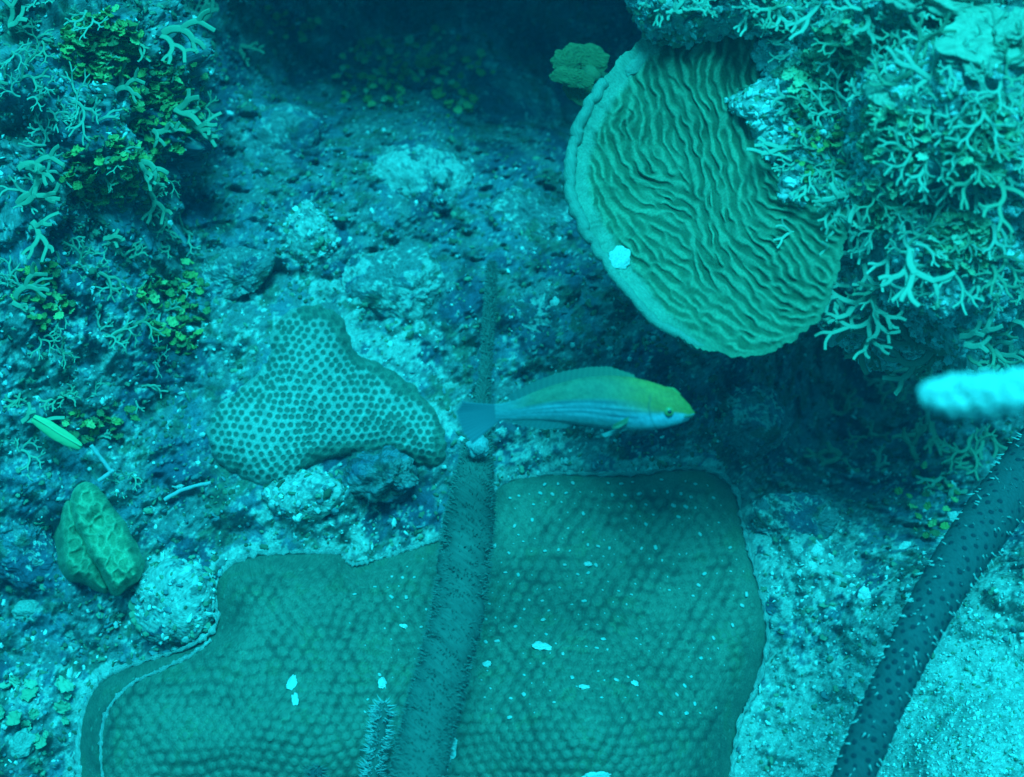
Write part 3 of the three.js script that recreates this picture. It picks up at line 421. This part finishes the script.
const paleLeaf = [C(.50, .52, .30), C(.42, .46, .24), C(.56, .56, .40)].map((c) => mat({ color: c, roughness: .85 }));
leafy('pale yellowish leafy algae patch in the middle of the seaweed outcrop', 862, 925, 105, 165, 130, 6, paleLeaf, .3);
leafy('pale yellowish leafy algae patch under the largest sponge lobe', 945, 1012, 105, 175, 150, 6, paleLeaf, .3);
leafy('pale yellowish leafy algae patch low on the seaweed outcrop near the blurred white tip', 925, 990, 215, 270, 110, 5.5, paleLeaf, .3);
leafy('pale yellowish leafy algae patch on the crusted bulge next to the plate coral', 785, 835, 55, 115, 90, 5, paleLeaf, .3);
leafy('pale yellowish leafy algae patch between bulge and lower outcrop', 855, 915, 180, 235, 100, 5, paleLeaf, .3);
leafy('pale leafy algae patch at the top of the seaweed outcrop', 815, 880, 20, 70, 110, 6, paleLeaf, .3);

// ------------------------------------------------------------------ sea rods
function seaRod(label, pts, rad, o) {
  const P = pts.map(([x, y, D]) => W(x, y, D)), c = P[0].clone(), L = P.map((p) => p.sub(c)), t = thing('sea_rod', label, 'soft coral', c), cv = new THREE.CatmullRomCurve3(L), cap = (u) => o.tip ? Math.sqrt(clamp(1 - ((u - 1 + o.tip) / o.tip) ** 2 * (u > 1 - o.tip ? 1 : 0), .02, 1)) : 1;
  const R = (u) => rad(u) * cap(u); part('stem', tubeAlong(L, R, 160, 22, o.wob ?? .06), o.mat, t);
  const fr = cv.computeFrenetFrames(200, false), r = mul(o.seed ?? 3), hairs = [], pits = [], len = cv.getLength();
  const at = (u, a) => { const i = Math.round(u * 200), d = fr.normals[i].clone().multiplyScalar(Math.cos(a)).addScaledVector(fr.binormals[i], Math.sin(a)); return [cv.getPointAt(u).addScaledVector(d, R(u) * .98), d, fr.tangents[i]]; };
  for (let i = 0; i < o.hairs; i++) { const [p, d, tg] = at(r(), r() * 6.283), q = d.clone().addScaledVector(tg, (r() - .5) * .9 + (o.lean ?? 0)).normalize(), s = o.hair * (.6 + .8 * r()); hairs.push([p, qTo(q, 0), new THREE.Vector3(s * o.thick, s, s * o.thick)]); }
  if (hairs.length) instances('polyps', o.blob ? lump(5, 4, .25) : new THREE.ConeGeometry(1, 1, 5).translate(0, .5, 0), o.hairMat, hairs, t);
  if (o.pit) { const rows = Math.round(len / (o.pit * 3.4)); for (let j = 0; j < rows; j++) for (let k = 0; k < o.around; k++) { const [p, d] = at((j + .5 + .3 * (r() - .5)) / rows, (k + (j & 1) * .5 + .25 * (r() - .5)) / o.around * 6.283); pits.push([p, qz(d), new THREE.Vector3(o.pit, o.pit, o.pit * .35)]); } instances('pores', lump(8, 4, .2), M.pore, pits, t); }
  return t;
}
seaRod('upright bluish fuzzy sea rod crossing the large mound coral behind the fish tail', [[412, 815, 1.02], [424, 745, 1.045], [443, 670, 1.07], [459, 600, 1.095], [468, 530, 1.12], [475, 470, 1.17], [481, 415, 1.23], [486, 365, 1.29], [489, 320, 1.325], [492, 262, 1.37]], (u) => mix(.0190, .0034, sstep(.36, .74, u)), { mat: M.rodMid, hairMat: M.hairMid, hairs: 9000, hair: .0036, thick: .15, wob: .15, tip: .02, seed: 4 });
seaRod('thick dark sea rod with rows of pores over the pale sand slope', [[832, 835, 1.0], [860, 760, 1.0], [888, 695, 1.01], [922, 624, 1.03], [955, 567, 1.06], [988, 520, 1.09], [1045, 445, 1.15]], (u) => mix(.0142, .0205, sstep(.2, .9, u)), { mat: M.stalk, hairMat: M.hair, hairs: 480, hair: .0052, thick: .13, pit: .0020, around: 10, seed: 6, lean: -.7 });
seaRod('bright white sea rod tip close by, blurred, reaching in over the dark hollow', [[1140, 352, .57], [1080, 376, .575], [1030, 390, .58], [985, 395, .59], [924, 395, .60]], () => .0070, { mat: mat({ color: C(.62, .62, .58), map: grain }), hairMat: mat({ color: C(.72, .71, .67) }), hairs: 340, hair: .0022, thick: 1, blob: true, pit: .0009, around: 13, tip: .14, seed: 8, wob: .1 });
seaRod('short thin fuzzy sea rod tip standing low against the mound coral', [[366, 815, 1.1], [374, 765, 1.1], [380, 730, 1.1], [384, 702, 1.1]], () => .0052, { mat: M.rodMid, hairMat: mat({ color: C(.42, .46, .44) }), hairs: 700, hair: .0065, thick: .09, tip: .1, seed: 10, lean: .3 });
seaRod('stubby dark fuzzy sea rod tip just showing at the bottom edge', [[308, 815, 1.1], [313, 790, 1.1], [318, 766, 1.1]], () => .0055, { mat: M.stalk, hairMat: M.hairMid, hairs: 400, hair: .006, thick: .09, tip: .15, seed: 12, lean: .3 });

// ------------------------------------------------------------------ loose bits
{ // pale green blade
  const c = W(57, 432, 1.24), t = thing('fallen_leaf', 'loose pale green leaf blade lying on the rubble above the green lobed coral', 'leaf', c);
  const q = [[33, 418], [46, 426], [58, 434], [70, 441], [81, 447]].map(([x, y], i) => W(x, y, 1.235 + .003 * i).sub(c));
  part('blade', tubeAlong(q, (u) => .0064 * Math.pow(Math.sin(clamp(u * .9 + .06) * Math.PI), .4), 40, 14, .05, .35), mat({ color: C(.30, .50, .22), roughness: .6 }), t);
  part('midrib', tubeAlong(q.map((v) => v.clone().add(new THREE.Vector3(.001, .001, .0022))), () => .0009, 30, 6), mat({ color: C(.38, .55, .28) }), t);
}
for (const [label, pts, r] of [['thin straight white twig beside the pale green leaf blade', [[91, 445], [100, 457], [112, 473]], .0020], ['short white twig stub crossing the end of the straight twig', [[114, 470], [106, 476], [98, 481]], .0019], ['thin white twig on rubble left of the honeycomb coral', [[164, 500], [180, 491], [195, 486], [211, 483]], .0018]]) {
  const P = pts.map(([x, y]) => W(x, y, floorD(x, y) - .03)), c = P[0].clone(), t = thing('twig', label, 'twig', c); part('stick', tubeAlong(P.map((p) => p.clone().sub(c)), () => r, 24, 8, .3), mat({ color: C(.5, .5, .5), map: grain }), t);
}
{ const c = W(478, 447, 1.15), t = thing('shell', 'small round pale shell stuck on the sea rod below the fish tail', 'shell', c); const o = part('shell_body', lump(2, 14, .25, .7), mat({ color: C(.36, .42, .42), map: grain }), t); o.scale.set(.0088, .0092, .009); const e = part('lip', lump(9, 10, .3, .5), mat({ color: C(.22, .28, .28), map: grain }), t); e.scale.set(.0045, .0035, .004); e.position.set(.001, -.002, .006); }
[['largest roundish pale pebble in the low rubble below the coral rim', 28, 610, 15, 12], ['smooth pale pebble low beside the mound coral rim', 22, 745, 17, 12], ['pale pebble under the green lobed coral', 70, 632, 9, 7], ['white pebble on the slope above the thick dark sea rod', 864, 595, 7, 8], ['small white pebble between rubble and hollow', 817, 552, 8, 7], ['smaller white pebble just below its white neighbour', 812, 566, 6, 5], ['white pebble at the head of the dark sea rod', 953, 517, 7, 6], ['white crumb of rubble beside the seaweed in the hollow', 905, 548, 8, 6], ['white crumb in the dim rubble behind the fish', 555, 303, 7, 5], ['pale pebble under the leaf blade', 135, 424, 6, 5]].forEach(([label, x, y, a, b], i) => {
  const h = lookup(x, y), t = thing('pebble', label, 'pebble', h.p.clone()), o = part('stone', lump(20 + i, 12, .35, .7), i < 3 ? mat({ color: C(.42, .48, .42), map: grain, bumpMap: grain, bumpScale: .002 }) : M.white, t); o.scale.set(a * K * 1.2, b * K * 1.2, a * K); o.rotation.z = i;
});
// ------------------------------------------------------------------ turf and crumbs, past counting
function turf(name, g0, c0, count, sel, size, paleShare, parent) {
  const P = g0.attributes.position, N = g0.attributes.normal, list = [], r = mul(count + 3);
  for (let i = 0, tries = 0; i < count && tries < count * 12; tries++) {
    const k = (r() * P.count) | 0, p = new THREE.Vector3(P.getX(k), P.getY(k), P.getZ(k)), l = p.clone().add(c0), [x, y] = toPx(l); if (x < -40 || x > 1070 || y < -40 || y > 820 || !sel(x, y, l, r)) continue;
    const n = new THREE.Vector3(N.getX(k), N.getY(k), N.getZ(k)); n.x += r() - .5; n.y += r() - .5; n.z += r() - .5; n.normalize();
    const s = size * (.5 + 1.1 * r() ** 2.5), u = r(), ps = paleShare(x, y, l), cc = u < ps ? [.66, .66, .62] : u < ps + .3 ? [.22, .28, .18] : u < ps + .5 ? [.20, .25, .27] : [.12, .15, .09], q = .7 + .5 * r();
    list.push([world(p.clone().add(c0)), QC.clone().multiply(qTo(n, r() * 6)), new THREE.Vector3(s * (.6 + r()), s * (.4 + .9 * r()), s * (.6 + r())), C(cc[0] * q, cc[1] * q, cc[2] * q)]); i++;
  }
  instances(name, lump(count, 4, .6, .65), mat({ roughness: .95 }), list, scene, true);
}
const zero = new THREE.Vector3();
turf('rubble_crumbs', floorMesh.geometry, zero, 11000, (x, y, l, r) => r() > .75 * region(PALE, x, y) && sdPoly(BIGs, x, y) < -1 && sdPoly(MIDs, x, y) < -3 && r() < .25 + .8 * clamp(.4 + 1.5 * fbm(l.x * 16, l.y * 16, l.z * 16, 3)), .0020, (x, y, l) => .07 + .5 * region(PALE, x, y));
turf('sand_grains', floorMesh.geometry, zero, 9000, (x, y, l, r) => sdPoly(BIGs, x, y) < -2 && r() < region(PALE, x, y) - .35, .0011, () => .8);
for (const [i, n, ps] of [[0, 24000, .72], [1, 7000, .7], [2, 2600, .55], [3, 1500, .5], [4, 9000, .22], [6, 350, .4], [7, 250, .4], [8, 300, .4]]) turf('turf_flecks', rocks[i][0], rocks[i][1], n, (x, y, l, r) => r() < .15 + clamp(.5 + 1.6 * fbm(l.x * 18, l.y * 18, l.z * 18, 3)), i === 4 ? .0019 : .0025, () => ps);

// ------------------------------------------------------------------ the fish
{
  const D = 1.0, c = W(580, 408, D), t = thing('reef_fish', 'slim yellow headed reef fish with pale blue belly stripes swimming above the corals', 'fish', c);
  const top = [[694.6, 412], [690, 405], [682, 396.5], [672, 389.5], [660, 384.5], [645, 380], [628, 376.5], [608, 375.5], [588, 377], [570, 380.5], [550, 386], [532, 392.5], [518, 398.5], [505, 402.5], [494, 404]], bot = [[694.6, 414], [688, 420.5], [678, 424.5], [664, 428], [648, 430], [630, 430.5], [612, 429], [594, 427], [577, 424.5], [560, 422], [543, 420.5], [528, 420], [515, 420], [505, 420], [494, 421]];
  const pf = (L, x) => { for (let i = 0; i < L.length - 1; i++) if (x <= L[i][0] && x >= L[i + 1][0]) { const p = L[Math.max(0, i - 1)], a = L[i], b = L[i + 1], n = L[Math.min(L.length - 1, i + 2)], u = (a[0] - x) / (a[0] - b[0]), u2 = u * u, u3 = u2 * u; return .5 * ((2 * a[1]) + (-p[1] + b[1]) * u + (2 * p[1] - 5 * a[1] + 4 * b[1] - n[1]) * u2 + (-p[1] + 3 * a[1] - 3 * b[1] + n[1]) * u3); } return L[L.length - 1][1]; };
  const pos = [], col = [], idx = [], NS = 210, NR = 72;
  const stripe = (u, v) => { // u 0 nose..1 tail, v 0 back..1 belly
    const head = sstep(.46, .10, u - .10 * (1 - v)), base = [.22, .28, .18], yel = [.85, .36, .08], back = [.30, .27, .13], pale = [.55, .66, .78], cy = [.22, .40, .50];
    let q = v < .45 ? back.slice() : base.slice(); const put = (c, k) => { for (let i = 0; i < 3; i++) q[i] = mix(q[i], c[i], k); };
    put(cy, sstep(.40, .56, v) * .85);
    const w = .015 * Math.sin(u * 14); for (const [m, s] of [[.575, .022], [.68, .03], [.785, .035]]) put(pale, Math.exp(-(((v + w - m) / s) ** 2)) * sstep(.98, .6, u) * sstep(.12, .3, u));
    for (const m of [.625, .735, .5]) put([.06, .12, .2], .95 * Math.exp(-(((v + w - m) / .02) ** 2)) * sstep(.95, .6, u) * sstep(.22, .36, u));
    put(pale, sstep(.60, .74, v + .25 * (.2 - u)) * sstep(.36, .2, u)); put([.5, .62, .6], sstep(.84, .95, v) * .7);
    put(yel, head * sstep(.72, .56, v)); put([.42, .36, .07], head * .5 * sstep(.85, .7, v) * sstep(.1, .03, u));
    put(pale, .9 * Math.exp(-(((v - .66 + .12 * (u - .1)) / .028) ** 2)) * sstep(.03, .07, u) * sstep(.2, .14, u));
    put([.2, .36, .43], sstep(.78, .97, u) * .9); put([.2, .27, .24], .35 * sstep(.2, .5, u)); put([.10, .16, .14], .5 * Math.exp(-(((u - .185 - .05 * Math.sin(v * 3)) / .006) ** 2)) * sstep(.2, .4, v)); for (let i = 0; i < 3; i++) q[i] *= .58; return q;
  };
  for (let i = 0; i <= NS; i++) {
    const u = 1 - Math.cos(i / NS * Math.PI / 2 * .999), e = u, x = 694.6 - e * 200, yt = pf(top, x), yb = pf(bot, x), H = (yb - yt) / 2, cyy = (yb + yt) / 2, wd = Math.min(H * .62, 3 + e * 110) * mix(1, .45, sstep(.45, 1, e));
    for (let k = 0; k < NR; k++) { const a = k / NR * Math.PI * 2, cs = Math.cos(a), sn = Math.sin(a), v = .5 - .5 * cs; const p = W(x, cyy - cs * H, D).sub(c); p.z += Math.sign(sn) * Math.pow(Math.abs(sn), .85) * wd * K * D; pos.push(p.x, p.y, p.z); const q = stripe(e, v), sc = worley(e * 62, v * 20 + (Math.floor(e * 62) & 1) * .5, 1), g = (1 + .5 * (.5 - sc[0])) * (1 + .25 * fbm(e * 9, v * 4, 3, 3)); col.push(q[0] * g, q[1] * g, q[2] * g); }
  }
  for (let i = 0; i < NS; i++) for (let k = 0; k < NR; k++) { const a = i * NR + k, b = i * NR + (k + 1) % NR; idx.push(a, b, a + NR, b, b + NR, a + NR); }
  const skin = new THREE.MeshPhysicalMaterial({ vertexColors: true, roughness: .7, side: THREE.DoubleSide });
  part('body', geo(pos, idx, col), skin, t);
  // fins: thin sheets with raised rays between an inner and an outer line
  const fin = (name, inner, outer, n, z, colr, bow = 0, rays = 1) => {
    const p = [], cl = [], ix = [], m = 8, at = (L, s) => { const q = s * (L.length - 1), i = Math.min(L.length - 2, q | 0), f = q - i; return [mix(L[i][0], L[i + 1][0], f), mix(L[i][1], L[i + 1][1], f)]; };
    for (const sd of [1, -1]) for (let i = 0; i <= n; i++) for (let j = 0; j <= m; j++) { const s = i / n, a = at(inner, s), b = at(outer, s), f = j / m, rag = 1 - .05 * rays * (i & 1 ? 1 : 0), v = W(mix(a[0], b[0], f * rag), mix(a[1], b[1], f * rag), D).sub(c); v.z += z + bow * f * f + sd * (.0005 + .0005 * (i & 1)) * (1 - .6 * f); p.push(v.x, v.y, v.z); const g = colr(s, f), h = i & 1 ? .85 : 1.1; cl.push(g[0] * h, g[1] * h, g[2] * h); }
    const q = (n + 1) * (m + 1); for (let i = 0; i < n; i++) for (let j = 0; j < m; j++) { const a = i * (m + 1) + j, b = a + m + 1; ix.push(a, b, a + 1, b, b + 1, a + 1, q + a, q + a + 1, q + b, q + b, q + a + 1, q + b + 1); }
    return part(name, geo(p, ix, cl), finMat, t);
  };
  const finMat = new THREE.MeshPhysicalMaterial({ vertexColors: true, roughness: .6, side: THREE.DoubleSide, transmission: .55, thickness: 0 });
  fin('dorsal_fin', [[636, 380], [610, 377], [585, 379], [560, 385], [535, 393], [512, 402]], [[634, 374.5], [609, 366], [588, 366.5], [562, 371], [534, 381], [508, 395]], 44, 0, (s, f) => [mix(.2, .08, s), mix(.26, .18, s), mix(.14, .18, s)], 0, 1.6);
  fin('crest', [[682, 398], [676, 393], [668, 389]], [[680, 393], [674, 387.5], [666, 386.5]], 10, 0, () => [.5, .4, .06]);
  fin('anal_fin', [[572, 424], [550, 421], [530, 420], [512, 420]], [[566, 428], [546, 429.5], [526, 426.5], [508, 422]], 24, 0, () => [.12, .24, .24]);
  fin('tail_fin', [[500, 404.5], [497, 409], [496, 413], [497, 417], [500, 420.5]], [[462, 402], [456, 412], [459, 422], [463, 433], [472, 444]], 26, 0, (s, f) => [.13, .24, .29], .004);
  fin('pectoral_fin', [[628, 416], [627, 420], [626, 423]], [[612, 424], [610, 428], [617, 428]], 10, .0105, () => [.20, .27, .14], .003);
  fin('pelvic_fin', [[628, 429], [622, 429], [616, 428.5]], [[608, 436], [603, 437], [600, 434]], 10, .004, () => [.16, .3, .3], .002);
  const eye = part('eye', new THREE.SphereGeometry(.0034, 20, 14), mat({ color: C(.30, .26, .09), roughness: .3 }), t); eye.position.copy(W(667.5, 411.5, D).sub(c)); eye.position.z += .0088; eye.scale.z = .6;
  const pup = part('pupil', new THREE.SphereGeometry(.0017, 16, 12), mat({ color: C(.02, .03, .03), roughness: .15 }), eye); pup.position.set(.0002, 0, .0022);
  part('mouth', tubeAlong([W(693, 415.2, D), W(688, 416.2, D), W(683, 416.8, D)].map((p, i) => p.sub(c).add(new THREE.Vector3(0, 0, .0022 + .0026 * i))), () => .0005, 10, 6), mat({ color: C(.12, .14, .08) }), t);
}
scene.updateMatrixWorld(true);
renderer.render(scene, camera);
